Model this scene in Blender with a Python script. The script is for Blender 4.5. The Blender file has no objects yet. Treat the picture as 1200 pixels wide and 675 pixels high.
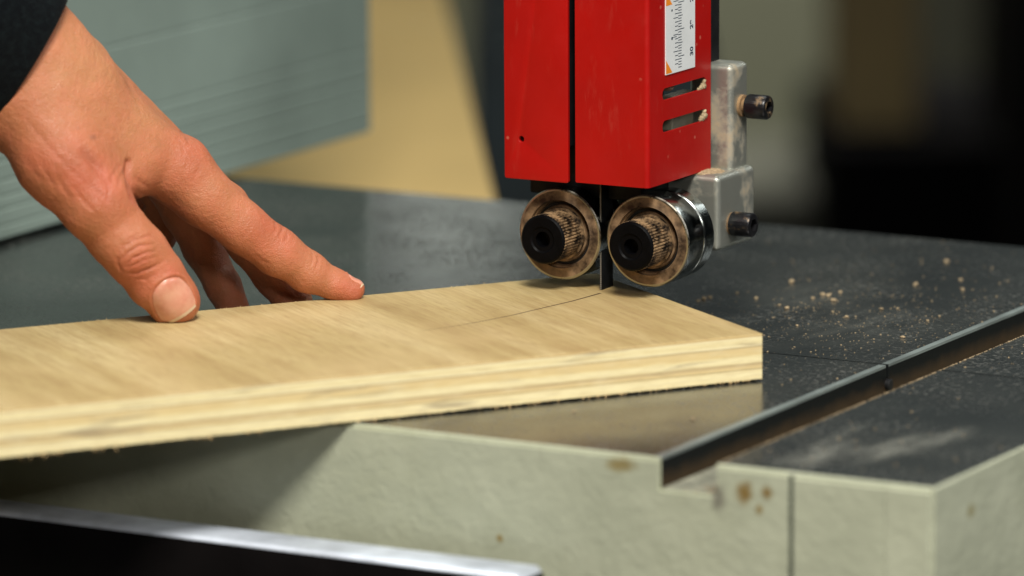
import bpy, bmesh, math, random
import numpy as np
from mathutils import Vector, Matrix, noise
random.seed(4); np.random.seed(4)
PI = math.pi
S = 0.001                                   # all numbers below are millimetres
scn = bpy.context.scene
col = scn.collection

# ------------------------------------------------------------------ camera numbers
F, PITCH, YAW, ROLL = 6667.0, 0.18578, 0.50824, -0.005985
CO = np.array([793.418, -1718.854, 424.831])
fw = np.array([-math.sin(YAW)*math.cos(PITCH), math.cos(YAW)*math.cos(PITCH), -math.sin(PITCH)])
_r = np.array([math.cos(YAW), math.sin(YAW), 0.0]); _u = np.cross(_r, fw)
rt = _r*math.cos(ROLL) + _u*math.sin(ROLL)
up = -_r*math.sin(ROLL) + _u*math.cos(ROLL)
def at(px, py, w):                          # measured position -> point at depth w
    return CO + w*(fw + rt*(px-600)/F + up*(337.5-py)/F)
def on_z(px, py, z):
    d = fw + rt*(px-600)/F + up*(337.5-py)/F
    return CO + d*((z-CO[2])/d[2])

# ------------------------------------------------------------------ materials
def new_mat(name):
    m = bpy.data.materials.new(name); m.use_nodes = True
    nt = m.node_tree; b = nt.nodes['Principled BSDF']
    return m, nt, b
def N(nt, t, **kw):
    n = nt.nodes.new(t)
    for k, v in kw.items():
        if k in n.inputs: n.inputs[k].default_value = v
        else: setattr(n, k, v)
    return n
def coords(nt, scale=(1,1,1), rot=(0,0,0), loc=(0,0,0)):
    tc = N(nt, 'ShaderNodeTexCoord'); mp = N(nt, 'ShaderNodeMapping')
    mp.inputs['Scale'].default_value = scale; mp.inputs['Rotation'].default_value = rot; mp.inputs['Location'].default_value = loc
    nt.links.new(tc.outputs['Object'], mp.inputs['Vector']); return mp.outputs['Vector']
def noise_tex(nt, vec, scale, detail=4, rough=.55, dist=0):
    n = N(nt, 'ShaderNodeTexNoise'); n.inputs['Scale'].default_value = scale; n.inputs['Detail'].default_value = detail
    n.inputs['Roughness'].default_value = rough; n.inputs['Distortion'].default_value = dist
    nt.links.new(vec, n.inputs['Vector']); return n.outputs['Fac']
def ramp(nt, fac, stops, interp='LINEAR'):
    r = N(nt, 'ShaderNodeValToRGB'); r.color_ramp.interpolation = interp
    el = r.color_ramp.elements
    while len(el) < len(stops): el.new(.5)
    for e, (p, c) in zip(el, stops):
        e.position = p; e.color = (c if isinstance(c, tuple) else (c, c, c))[:3] + (1,)
    nt.links.new(fac, r.inputs['Fac']); return r.outputs['Color']
def mix(nt, fac, a, b, mode='MIX'):
    m = N(nt, 'ShaderNodeMix', data_type='RGBA', blend_type=mode)
    for key, v in (('Factor', fac), ('A', a), ('B', b)):
        s = [i for i in m.inputs if i.name == key and (i.type == ('VALUE' if key == 'Factor' else 'RGBA'))][0]
        if isinstance(v, (int, float)): s.default_value = v if key == 'Factor' else (v, v, v, 1)
        elif isinstance(v, tuple): s.default_value = v[:3] + (1,)
        else: nt.links.new(v, s)
    return [o for o in m.outputs if o.type == 'RGBA'][0]
def math_n(nt, op, a, b=None, clamp=False):
    m = N(nt, 'ShaderNodeMath', operation=op, use_clamp=clamp)
    for i, v in enumerate((a, b)):
        if v is None: continue
        if isinstance(v, (int, float)): m.inputs[i].default_value = v
        else: nt.links.new(v, m.inputs[i])
    return m.outputs[0]
def bump(nt, b, h, strength, dist):
    n = N(nt, 'ShaderNodeBump'); n.inputs['Strength'].default_value = strength; n.inputs['Distance'].default_value = dist*S
    nt.links.new(h, n.inputs['Height']); nt.links.new(n.outputs['Normal'], b.inputs['Normal']); return n
SAW_O = (-270, 217, -95)                     # the saw's own origin
def spot(nt, centre, radii, soft=.5, warp=.5, wscale=300):
    """an irregular blotch around a point of the surface (mm, object space)"""
    v = coords(nt); nz = noise_tex(nt, v, wscale, 3)
    sub = N(nt, 'ShaderNodeVectorMath', operation='SUBTRACT'); nt.links.new(v, sub.inputs[0]); sub.inputs[1].default_value = tuple((c-o_)*S for c, o_ in zip(centre, SAW_O))
    dv = N(nt, 'ShaderNodeVectorMath', operation='DIVIDE'); nt.links.new(sub.outputs[0], dv.inputs[0]); dv.inputs[1].default_value = tuple(c*S for c in radii)
    ln = N(nt, 'ShaderNodeVectorMath', operation='LENGTH'); nt.links.new(dv.outputs[0], ln.inputs[0])
    d = math_n(nt, 'ADD', ln.outputs['Value'], math_n(nt, 'MULTIPLY', math_n(nt, 'SUBTRACT', nz, .5), warp*2))
    return ramp(nt, d, [(1-soft, 1.0), (1.0, 0.0)])
def simple(name, c, rough=.5, metal=0, spec=.5, var=.25, vscale=60, bmp=.0, bscale=300, coat=0):
    m, nt, b = new_mat(name)
    v = coords(nt); n = noise_tex(nt, v, vscale, 5)
    lo = tuple(x*(1-var) for x in c); hi = tuple(min(1, x*(1+var)) for x in c)
    nt.links.new(ramp(nt, n, [(.3, lo), (.7, hi)]), b.inputs['Base Color'])
    nt.links.new(ramp(nt, noise_tex(nt, v, vscale*2.3, 4), [(.3, rough*.8), (.7, min(1, rough*1.2))]), b.inputs['Roughness'])
    b.inputs['Metallic'].default_value = metal; b.inputs['Specular IOR Level'].default_value = spec
    b.inputs['Coat Weight'].default_value = coat
    if bmp: bump(nt, b, noise_tex(nt, v, bscale, 6), 1, bmp)
    return m

TAN = (.42, .27, .13)
def dusty(name, c, rough, metal, cover=.5, dscale=90, dust=TAN, spec=.5, bmp=0):
    """material with saw dust caked on it in patches"""
    m, nt, b = new_mat(name); v = coords(nt)
    n = noise_tex(nt, v, dscale, 7, .65)
    f = ramp(nt, n, [(max(0, .62-cover*.35), 0.0), (min(1, .80-cover*.3), 1.0)])
    nt.links.new(mix(nt, f, c, dust), b.inputs['Base Color'])
    nt.links.new(ramp(nt, f, [(0, rough), (1, .9)]), b.inputs['Roughness'])
    nt.links.new(ramp(nt, f, [(0, metal), (1, 0.0)]), b.inputs['Metallic'])
    b.inputs['Specular IOR Level'].default_value = spec
    if bmp: bump(nt, b, n, 1, bmp)
    return m

# red powder coat with pale scuffs
def red_mat():
    m, nt, b = new_mat('red_paint'); v = coords(nt)
    base = ramp(nt, noise_tex(nt, v, 25, 4), [(.3, (.33, .004, .0028)), (.7, (.40, .005, .0035))])
    sv = coords(nt, (260, 260, 60)); sn = noise_tex(nt, sv, 1, 6, .7)
    big = noise_tex(nt, v, 45, 2)
    sc = math_n(nt, 'MULTIPLY', ramp(nt, sn, [(.55, 0.0), (.72, 1.0)]), ramp(nt, big, [(.46, 0.0), (.62, .9)]))
    sp = N(nt, 'ShaderNodeTexVoronoi'); sp.inputs['Scale'].default_value = 130; nt.links.new(v, sp.inputs['Vector'])
    dots = math_n(nt, 'MULTIPLY', ramp(nt, sp.outputs['Distance'], [(.06, 1.0), (.12, 0.0)]), ramp(nt, noise_tex(nt, v, 60, 2), [(.5, 0.0), (.56, .8)]))
    c = mix(nt, math_n(nt, 'MAXIMUM', math_n(nt, 'MULTIPLY', sc, .2), dots), base, (.50, .12, .08))
    nt.links.new(c, b.inputs['Base Color'])
    nt.links.new(ramp(nt, noise_tex(nt, v, 120, 5), [(.3, .36), (.7, .52)]), b.inputs['Roughness'])
    b.inputs['Specular IOR Level'].default_value = .25
    bump(nt, b, noise_tex(nt, v, 900, 3), .5, .05)
    return m
RED = red_mat()

def table_top_mat():
    m, nt, b = new_mat('machined_iron'); v = coords(nt)
    n1 = noise_tex(nt, v, 14, 6, .6)
    base = ramp(nt, n1, [(.3, (.008, .010, .010)), (.55, (.014, .017, .0165)), (.75, (.024, .027, .026))])
    # fine grinding lines along the slot direction and pale dust
    gv = coords(nt, (900, 30, 30)); g = noise_tex(nt, gv, 1, 3)
    dv = coords(nt, (1, 1, 1)); d = noise_tex(nt, dv, 420, 8, .75)
    big = noise_tex(nt, v, 22, 3)
    dust = math_n(nt, 'MULTIPLY', ramp(nt, d, [(.54, 0.0), (.70, 1.0)]), ramp(nt, big, [(.40, .06), (.62, .6)]))
    scr = ramp(nt, noise_tex(nt, coords(nt, (700, 22, 22), (0, 0, .5)), 1, 4, .7), [(.60, 0.0), (.74, .30)])
    scr2 = ramp(nt, noise_tex(nt, coords(nt, (600, 18, 18), (0, 0, -.9)), 1, 4, .7), [(.62, 0.0), (.76, .25)])
    haze_ = ramp(nt, noise_tex(nt, v, 11, 6, .7, .6), [(.42, 0.0), (.72, .10)])
    base = mix(nt, haze_, base, (.24, .24, .20)); base = mix(nt, math_n(nt, 'MAXIMUM', scr, scr2), base, (.07, .075, .07))
    c = mix(nt, dust, base, (.30, .29, .25))
    for cen, rad, amt in (((-58, 28, 0), (13, 30, 20), .75), ((-40, 50, 0), (9, 34, 20), .85), ((-30, 72, 0), (8, 30, 20), .5), ((-66, 60, 0), (5, 30, 20), .35), ((-150, 250, 0), (30, 50, 20), .22), ((-190, 290, 0), (30, 50, 20), .18)):
        sm = math_n(nt, 'MULTIPLY', math_n(nt, 'MULTIPLY', spot(nt, cen, rad, .95, .35, 70), ramp(nt, noise_tex(nt, coords(nt, (170, 40, 40)), 1, 6, .7), [(.36, .1), (.66, 1.0)])), amt)
        c = mix(nt, sm, c, (.34, .34, .29))
    nt.links.new(c, b.inputs['Base Color'])
    rr = ramp(nt, noise_tex(nt, v, 45, 6, .65), [(.3, .15), (.7, .25)])
    rr = mix(nt, ramp(nt, dust, [(0, 0.0), (.4, 1.0)]), rr, .8)
    nt.links.new(rr, b.inputs['Roughness'])
    b.inputs['Metallic'].default_value = 0; b.inputs['IOR'].default_value = 1.9; b.inputs['Specular IOR Level'].default_value = .5
    h = math_n(nt, 'ADD', math_n(nt, 'MULTIPLY', g, .5), noise_tex(nt, v, 500, 4))
    bump(nt, b, h, .35, .03)
    return m
TOPM = table_top_mat()

def paint_mat():
    m, nt, b = new_mat('cast_paint'); v = coords(nt)
    base = ramp(nt, noise_tex(nt, v, 30, 5), [(.3, (.40, .42, .31)), (.7, (.50, .52, .39))])
    gr = ramp(nt, noise_tex(nt, v, 12, 6, .7), [(.5, 0.0), (.75, .5)])
    c = mix(nt, gr, base, (.36, .37, .25))
    for cen, rad, col_ in (((-72, 0, -9), (4, 6, 5.5), (.20, .115, .015)), ((-63, 0, -8), (2.6, 6, 3.2), (.20, .115, .015)), ((-66, 0, -14), (2, 6, 2.5), (.24, .16, .04)),
                           ((-120, 0, -4), (7, 6, 3.5), (.27, .21, .08)), ((-169, 0, -35.6), (1.5, 6, 1.7), (.24, .16, .03)), ((0, 30, -14), (4, 4, 3), (.28, .25, .12)),
                           ((-82, 0, -12), (4, 6, 6), (.2, .19, .15))):
        c = mix(nt, math_n(nt, 'MULTIPLY', spot(nt, cen, rad, .6, .45, 260), .9), c, col_)
    nt.links.new(c, b.inputs['Base Color'])
    b.inputs['Roughness'].default_value = .5; b.inputs['Specular IOR Level'].default_value = .4
    vv = coords(nt, (1, 1, 1)); h = noise_tex(nt, vv, 240, 4, .5, .6)
    bump(nt, b, math_n(nt, 'ADD', h, math_n(nt, 'MULTIPLY', noise_tex(nt, vv, 70, 3), 1.2)), .6, .65)
    return m
PAINT = paint_mat()

def slot_mat():
    m, nt, b = new_mat('slot_wall'); v = coords(nt)
    sx = N(nt, 'ShaderNodeSeparateXYZ'); nt.links.new(v, sx.inputs[0])
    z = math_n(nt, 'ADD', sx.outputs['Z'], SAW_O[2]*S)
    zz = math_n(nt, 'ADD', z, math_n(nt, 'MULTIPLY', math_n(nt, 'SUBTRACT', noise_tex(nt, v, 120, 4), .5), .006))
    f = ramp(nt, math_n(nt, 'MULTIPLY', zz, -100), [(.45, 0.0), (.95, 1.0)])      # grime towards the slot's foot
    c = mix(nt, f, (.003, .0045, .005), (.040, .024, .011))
    nt.links.new(c, b.inputs['Base Color']); b.inputs['Roughness'].default_value = .6; b.inputs['Specular IOR Level'].default_value = .2
    bump(nt, b, noise_tex(nt, v, 400, 5), .5, .1)
    return m
SLOTM = slot_mat()

def veneer_mat():
    """light oak face veneer, grain running across the board (local y)"""
    m, nt, b = new_mat('oak_veneer')
    v = coords(nt, (1, .08, 1)); v2 = coords(nt, (1, .07, 1))
    a = noise_tex(nt, v, 62, 5, .6, .1); g = noise_tex(nt, v2, 620, 6, .75); pz = noise_tex(nt, v2, 1100, 3, .6)
    c = ramp(nt, a, [(.34, (.40, .29, .125)), (.5, (.49, .375, .172)), (.66, (.57, .455, .23))])
    c = mix(nt, ramp(nt, g, [(.35, .5), (.6, 0.0)]), c, (.28, .165, .065))
    c = mix(nt, ramp(nt, pz, [(.34, .5), (.44, 0.0)]), c, (.30, .19, .085))
    c = mix(nt, ramp(nt, noise_tex(nt, coords(nt), 16, 3), [(.45, 0.0), (.7, .35)]), c, (.62, .46, .24))
    nt.links.new(c, b.inputs['Base Color'])
    b.inputs['Roughness'].default_value = .55; b.inputs['Specular IOR Level'].default_value = .3
    bump(nt, b, math_n(nt, 'ADD', g, pz), .5, .06)
    return m
VENEER = veneer_mat()

def ply_mat():
    """the sawn edge: plies of alternating grain"""
    m, nt, b = new_mat('plywood_edge'); v = coords(nt)
    sx = N(nt, 'ShaderNodeSeparateXYZ'); nt.links.new(v, sx.inputs[0])
    wv = coords(nt, (.12, .12, 1)); wob = noise_tex(nt, wv, 45, 3)
    z = math_n(nt, 'ADD', sx.outputs['Z'], math_n(nt, 'MULTIPLY', math_n(nt, 'SUBTRACT', wob, .5), .0006))
    zf = math_n(nt, 'DIVIDE', z, .0171)
    B = (.80, .68, .37); Mz = (.73, .57, .28); D = (.38, .29, .16); Wt = (.86, .76, .46)
    c = ramp(nt, zf, [(.0, B), (.14, Wt), (.215, B), (.235, D), (.255, Mz), (.33, (.60, .46, .24)), (.355, (.42, .31, .17)), (.39, B), (.45, Wt), (.53, B), (.56, Mz), (.60, Mz),
                      (.62, Mz), (.71, (.70, .54, .27)), (.735, D), (.755, Wt), (.84, B), (.93, Wt), (.955, (.56, .40, .18)), (1, (.50, .34, .15))])
    st = coords(nt, (.10, .10, 1)); s1 = noise_tex(nt, st, 900, 5, .7); s2 = noise_tex(nt, coords(nt, (.25, .25, 1)), 330, 4, .6)
    c = mix(nt, ramp(nt, s1, [(.38, .35), (.58, 0.0)]), c, (.56, .42, .21))
    c = mix(nt, ramp(nt, s2, [(.5, 0.0), (.75, .45)]), c, (.78, .68, .42))
    dk = math_n(nt, 'MULTIPLY', ramp(nt, noise_tex(nt, coords(nt, (.08, .08, 1)), 260, 5, .6), [(.56, 0.0), (.68, .65)]), 1.0)
    c = mix(nt, dk, c, (.30, .235, .15))
    nt.links.new(c, b.inputs['Base Color']); b.inputs['Roughness'].default_value = .7; b.inputs['Specular IOR Level'].default_value = .25
    bump(nt, b, math_n(nt, 'ADD', s1, s2), .6, .15)
    return m
PLY = ply_mat()

def steel(name, c=(.55, .56, .56), rough=.16):
    m, nt, b = new_mat(name); v = coords(nt)
    b.inputs['Metallic'].default_value = 1
    nt.links.new(ramp(nt, noise_tex(nt, v, 60, 5), [(.3, tuple(x*.8 for x in c)), (.7, c)]), b.inputs['Base Color'])
    nt.links.new(ramp(nt, noise_tex(nt, v, 150, 5, .7), [(.35, rough*.7), (.7, rough*1.7)]), b.inputs['Roughness'])
    bump(nt, b, noise_tex(nt, v, 500, 4), .2, .02)
    return m
STEEL = steel('bearing_steel', (.24, .26, .25), .17)
BLADEM = simple('blade_steel', (.007, .008, .009), .5, 0, .2)
RIM = steel('worn_rim', (.48, .45, .38), .3)
SHIELD = dusty('bearing_shield', (.035, .020, .012), .45, .3, .68, 110, (.25, .155, .08), bmp=.25)
KNURL = dusty('knurled_side', (.012, .008, .006), .5, .3, .62, 190, (.33, .205, .10))
KNOBF = simple('knob_black', (.002, .002, .0025), .45, 0, .06, .4, 200, .08, 600)
BOLTM = dusty('bolt_black', (.012, .012, .014), .33, .4, .18, 120)
ALU = dusty('cast_aluminium', (.40, .41, .36), .42, .75, .28, 55, (.42, .31, .18), bmp=.35)
BLACK = simple('matt_black', (.006, .006, .007), .6, 0, .3)
VBLACK = simple('soot_black', (.0015, .0015, .0018), .9, 0, .03)
DUSTM = simple('saw_dust', (.36, .275, .17), .95, 0, .1, .45, 700)
WHITEPL = simple('sticker_white', (.72, .74, .74), .35, 0, .5, .05, 80)
INK = simple('ink', (.02, .035, .06), .5, 0, .3, .1)
ORANGE = simple('sticker_orange', (.80, .25, .02), .4, 0, .4, .1)
RAIL_LIT = simple('rail_lit_top', (.56, .61, .70), .36, .3, .6, .3, 45, .08, 250)  # light on the rail's top face, painted in as a bright bluish colour
RAILF = simple('rail_black', (.006, .005, .005), .22, 0, .5, .3, 30)
PANELM = simple('grey_green_laminate', (.215, .272, .240), .45, 0, .4, .14, 12)
PENCIL = simple('pencil', (.085, .055, .03), .8, 0, .2, .3, 500)
TANM = simple('mdf', (.66, .47, .19), .7, 0, .3, .08, 5)
WALLM = simple('wall_paint', (.088, .093, .066), .8, 0, .2, .12, 1.2)
FLOORM = simple('floor_concrete', (.10, .095, .08), .8, 0, .2, .3, 3)
OLIVE = simple('olive_metal', (.035, .037, .028), .6, 0, .3, .2, 8)
BLUEBLK = simple('blue_black', (.010, .017, .020), .6, 0, .3, .5, 12)
OCHRE = simple('cardboard', (.17, .13, .062), .8, 0, .2, .15, 6)

# ------------------------------------------------------------------ object helpers
origin_of = {}
def tag(o, label=None, cat=None, group=None, kind=None):
    if label: o['label'] = label
    if cat: o['category'] = cat
    if group: o['group'] = group
    if kind: o['kind'] = kind
    return o
def thing(name, loc, label, cat, group=None):
    o = bpy.data.objects.new(name, None); col.objects.link(o); o.location = [c*S for c in loc]
    o.empty_display_size = .02; origin_of[o.name] = np.array(loc, float)
    return tag(o, label, cat, group)
def finish(name, bm, mats, parent=None, origin=None, smooth=None, bevel=0, seg=3, rot=None, sub=0):
    """bm holds world millimetres (or local ones when origin & rot are given)"""
    me = bpy.data.meshes.new(name)
    bmesh.ops.recalc_face_normals(bm, faces=bm.faces)
    o = bpy.data.objects.new(name, me); col.objects.link(o)
    if parent is not None:
        org = origin_of[parent.name]; o.parent = parent; origin_of[o.name] = org
    else:
        org = np.array(origin if origin is not None else (0, 0, 0), float); o.location = org*S; origin_of[o.name] = org
        if rot: o.rotation_euler = rot
    if rot is None:
        for v in bm.verts: v.co -= Vector(org)
    for v in bm.verts: v.co *= S
    bm.to_mesh(me); bm.free()
    for m in (mats if isinstance(mats, (list, tuple)) else [mats]): me.materials.append(m)
    if smooth is not None:
        for p in me.polygons: p.use_smooth = True
        if smooth < 179:
            me.update()
            try: me.set_sharp_from_angle(angle=math.radians(smooth))
            except Exception: pass
    if bevel:
        b = o.modifiers.new('bev', 'BEVEL'); b.width = bevel*S; b.segments = seg; b.limit_method = 'ANGLE'; b.angle_limit = math.radians(40)
        b.harden_normals = False
        for p in me.polygons: p.use_smooth = True
        me.update()
        wn = o.modifiers.new('wn', 'WEIGHTED_NORMAL'); wn.keep_sharp = False
    if sub:
        s = o.modifiers.new('sub', 'SUBSURF'); s.levels = sub; s.render_levels = sub
    return o
def box(bm, x0, x1, y0, y1, z0, z1, mat=0, M=None):
    vs = [Vector((x, y, z)) for z in (z0, z1) for y in (y0, y1) for x in (x0, x1)]
    if M is not None: vs = [M @ v for v in vs]
    vs = [bm.verts.new(v) for v in vs]
    for f in ((0, 1, 3, 2), (4, 5, 7, 6), (0, 1, 5, 4), (2, 3, 7, 6), (0, 2, 6, 4), (1, 3, 7, 5)):
        fc = bm.faces.new([vs[i] for i in f]); fc.material_index = mat
    return vs
def frame(axis):
    a = Vector(axis).normalized(); h = Vector((0, 0, 1)) if abs(a.z) < .9 else Vector((1, 0, 0))
    e1 = h.cross(a).normalized(); return e1, a.cross(e1), a
def lathe(bm, c, axis, prof, n=64, mat=0, mats=None, rfun=None):
    """prof: (distance along axis, radius) pairs"""
    e1, e2, a = frame(axis); c = Vector(c); rings = []
    for (t, r) in prof:
        ring = []
        for k in range(n):
            an = 2*PI*k/n; rr = r if rfun is None else rfun(t, r, k)
            ring.append(bm.verts.new(c + a*t + (e1*math.cos(an) + e2*math.sin(an))*max(rr, .001)))
        rings.append(ring)
    for i in range(len(rings)-1):
        for k in range(n):
            f = bm.faces.new((rings[i][k], rings[i][(k+1) % n], rings[i+1][(k+1) % n], rings[i+1][k]))
            f.material_index = mats[i] if mats else mat
def tube(bm, pts, r, n=10, mat=0):
    pts = [Vector(p) for p in pts]; rings = []
    for i, p in enumerate(pts):
        d = (pts[min(i+1, len(pts)-1)] - pts[max(i-1, 0)]); e1, e2, _ = frame(d)
        rr = r[i] if isinstance(r, (list, tuple)) else r
        rings.append([bm.verts.new(p + (e1*math.cos(2*PI*k/n) + e2*math.sin(2*PI*k/n))*rr) for k in range(n)])
    for i in range(len(rings)-1):
        for k in range(n):
            f = bm.faces.new((rings[i][k], rings[i][(k+1) % n], rings[i+1][(k+1) % n], rings[i+1][k])); f.material_index = mat
    bm.faces.new(rings[0]); bm.faces.new(rings[-1])
def rrect(w0, w1, h0, h1, r, n=6):
    P = []
    for cx, cy, a0 in ((w1-r, h0+r, -90), (w1-r, h1-r, 0), (w0+r, h1-r, 90), (w0+r, h0+r, 180)):
        for k in range(n+1):
            a = math.radians(a0 + 90*k/n); P.append((cx+r*math.cos(a), cy+r*math.sin(a)))
    return P
def plate(loops, thick, to3d, bev=.25):
    """flat sheet with holes cut in it: loops of 2-D points, first the outline; returns a bmesh"""
    cu = bpy.data.curves.new('outline', 'CURVE'); cu.dimensions = '2D'; cu.fill_mode = 'BOTH'
    cu.extrude = thick/2; cu.bevel_depth = bev; cu.bevel_resolution = 2; cu.offset = -bev
    for L in loops:
        sp = cu.splines.new('POLY'); sp.points.add(len(L)-1); sp.use_cyclic_u = True
        for p, q in zip(sp.points, L): p.co = (q[0], q[1], 0, 1)
    ob = bpy.data.objects.new('outline', cu); col.objects.link(ob)
    dg = bpy.context.evaluated_depsgraph_get(); dg.update()
    me = bpy.data.meshes.new_from_object(ob.evaluated_get(dg))
    bm = bmesh.new(); bm.from_mesh(me)
    bpy.data.objects.remove(ob); bpy.data.curves.remove(cu); bpy.data.meshes.remove(me)
    for v in bm.verts: v.co = Vector(to3d(v.co.x, v.co.y, v.co.z))
    bmesh.ops.remove_doubles(bm, verts=bm.verts, dist=.001)
    return bm
def text_bm(s, size, to3d):
    cu = bpy.data.curves.new('txt', 'FONT'); cu.body = s; cu.size = size; cu.align_x = 'CENTER'; cu.align_y = 'CENTER'; cu.extrude = .02; cu.offset = .03*size
    ob = bpy.data.objects.new('txt', cu); col.objects.link(ob)
    dg = bpy.context.evaluated_depsgraph_get(); dg.update()
    me = bpy.data.meshes.new_from_object(ob.evaluated_get(dg))
    bm = bmesh.new(); bm.from_mesh(me)
    bpy.data.objects.remove(ob); bpy.data.curves.remove(cu); bpy.data.meshes.remove(me)
    for v in bm.verts: v.co = Vector(to3d(v.co.x, v.co.y, v.co.z))
    return bm
def merge(a, b):
    me = bpy.data.meshes.new('tmp'); b.to_mesh(me); b.free(); a.from_mesh(me); bpy.data.meshes.remove(me)

# ================================================================== BAND SAW
TD, TW = 434.8, 537.0                     # table depth, table width
SL, SR, SDEP = -105.0, -83.0, 11.2        # mitre slot
KY0, KY1 = 183.2, 184.3                   # saw kerf in the table
saw = thing('band_saw', (-270, 217, -95), 'band saw with red blade guard over a dark iron table on a cream painted casting', 'band saw')

# --- table: a grid of cells of different depth, so slot and kerf are real recesses
bm = bmesh.new()
xs = [-TW-160, -227.0, SL, SR, 0]; ys = [0, KY0, KY1, TD]
def depth(i, j):
    if i < 0 or j < 0 or i >= len(xs)-1 or j >= len(ys)-1: return -80.
    if i == 2: return -SDEP if j != 1 else -30.
    if j == 1 and i >= 1: return -30.
    return 0.
vc = {}
def V(x, y, z):
    k = (round(x, 3), round(y, 3), round(z, 3))
    if k not in vc: vc[k] = bm.verts.new(k)
    return vc[k]
zl = [-80., -30., -SDEP, 0.]
def wall(x0, y0, x1, y1, za, zb, mi):
    lo, hi = min(za, zb), max(za, zb)
    zs = [z for z in zl if lo <= z <= hi]
    for a, b_ in zip(zs, zs[1:]):
        f = bm.faces.new((V(x0, y0, a), V(x1, y1, a), V(x1, y1, b_), V(x0, y0, b_))); f.material_index = mi
for i in range(len(xs)-1):
    for j in range(len(ys)-1):
        z = depth(i, j)
        f = bm.faces.new((V(xs[i], ys[j], z), V(xs[i+1], ys[j], z), V(xs[i+1], ys[j+1], z), V(xs[i], ys[j+1], z)))
        f.material_index = 0 if z == 0 else 2
for i in range(len(xs)):
    for j in range(len(ys)-1):
        a, b_ = depth(i-1, j), depth(i, j)
        if a != b_: wall(xs[i], ys[j], xs[i], ys[j+1], a, b_, 1 if i in (0, len(xs)-1) else 2)
for j in range(len(ys)):
    for i in range(len(xs)-1):
        a, b_ = depth(i, j-1), depth(i, j)
        if a != b_: wall(xs[i], ys[j], xs[i+1], ys[j], a, b_, 1 if j in (0, len(ys)-1) else 2)
bwl = bm.edges.layers.float.new('bevel_weight_edge')
for e in bm.edges:
    a, b_ = e.verts
    if a.co.z == 0 and b_.co.z == 0 and ((a.co.y == 0 and b_.co.y == 0) or (a.co.x == 0 and b_.co.x == 0)): e[bwl] = 1.
for f in bm.faces:
    if abs(f.calc_center_median().z + SDEP) < .01: f.material_index = 3
table = finish('table', bm, [TOPM, PAINT, SLOTM, simple('slot_floor', (.22, .22, .17), .7, 0, .2, .5, 150)], saw)
mod = table.modifiers.new('bev', 'BEVEL'); mod.width = .7*S; mod.segments = 2; mod.limit_method = 'WEIGHT'; mod.material = 1
mod.use_clamp_overlap = True
# --- seam strip of the front casting, right of the groove
bm = bmesh.new(); box(bm, -53.2, -18, -1.2, .0, -79, -1.6); box(bm, -17.9, -1.0, -1.9, .0, -79, -1.4)
o = finish('front_strip', bm, PAINT, saw, bevel=.5)
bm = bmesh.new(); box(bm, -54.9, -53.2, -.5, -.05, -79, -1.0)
finish('seam', bm, simple('groove_shade', (.07, .08, .06), .9), saw)  # dark strip standing in for the shade inside the groove
bm = bmesh.new(); box(bm, -TW-120, -54.9, -1.2, 0, -79, -SDEP-.6)
box(bm, -TW-120, SL-.6, -1.2, 0, -SDEP-.6, -1.5); box(bm, SR+.6, -54.9, -1.2, 0, -SDEP-.6, -1.5)
bmesh.ops.remove_doubles(bm, verts=bm.verts, dist=.01)
inner = [f for f in bm.faces if abs(f.normal.z) > .9 and abs(f.calc_center_median().z + SDEP+.6) < .01 and not (SL-1 < f.calc_center_median().x < SR+1)]
o = finish('front_apron', bm, PAINT, saw)
# --- slot lips: far-side strip coloured pale for light on the chamfer
bm = bmesh.new()
for a, b_ in ((0.4, KY0-.6), (KY1+.6, TD-.5)):
    vs = [bm.verts.new(p) for p in ((SL-2.8, a, .03), (SL+.05, a, .03), (SL+.05, b_, .03), (SL-2.8, b_, .03), (SL+.05, a, -1.0), (SL+.05, b_, -1.0))]
    bm.faces.new(vs[:4]); bm.faces.new((vs[1], vs[4], vs[5], vs[2]))
LIP_LIGHT = simple('lip_light', (.22, .26, .25), .4, .3, .8, .35, 30)
finish('slot_lip', bm, LIP_LIGHT, saw)
# --- pin that bridges the kerf in the slot
bm = bmesh.new(); lathe(bm, (SL+.4, (KY0+KY1)/2, -7.5), (1, 0, 0), [(-2, 0), (-2, 2.2), (1.0, 2.2), (1.4, 1.8), (1.4, 0)], 20)
finish('table_pin', bm, BLACK, saw, smooth=40)

# --- fence rail
bm = bmesh.new()
P = rrect(-33, -14, -66, -39.8, 2.2)
P2 = [(y, z) for y, z in P]
n = len(P2)
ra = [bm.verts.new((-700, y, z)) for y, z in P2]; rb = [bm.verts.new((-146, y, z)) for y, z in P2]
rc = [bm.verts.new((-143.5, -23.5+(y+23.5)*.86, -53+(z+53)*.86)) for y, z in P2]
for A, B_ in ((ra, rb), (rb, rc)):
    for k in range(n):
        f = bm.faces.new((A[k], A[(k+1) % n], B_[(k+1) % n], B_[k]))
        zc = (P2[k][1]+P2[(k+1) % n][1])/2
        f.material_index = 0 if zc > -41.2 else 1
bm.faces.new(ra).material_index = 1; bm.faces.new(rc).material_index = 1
finish('fence_rail', bm, [RAIL_LIT, RAILF], saw, smooth=50)
# lower body seen beneath the rail
bm = bmesh.new(); box(bm, -690, -140, -2, 40, -150, -81); finish('lower_bracket', bm, simple('rust_red_primer', (.05, .014, .008), .5, 0, .4, .6, 20), saw, bevel=2)

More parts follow.
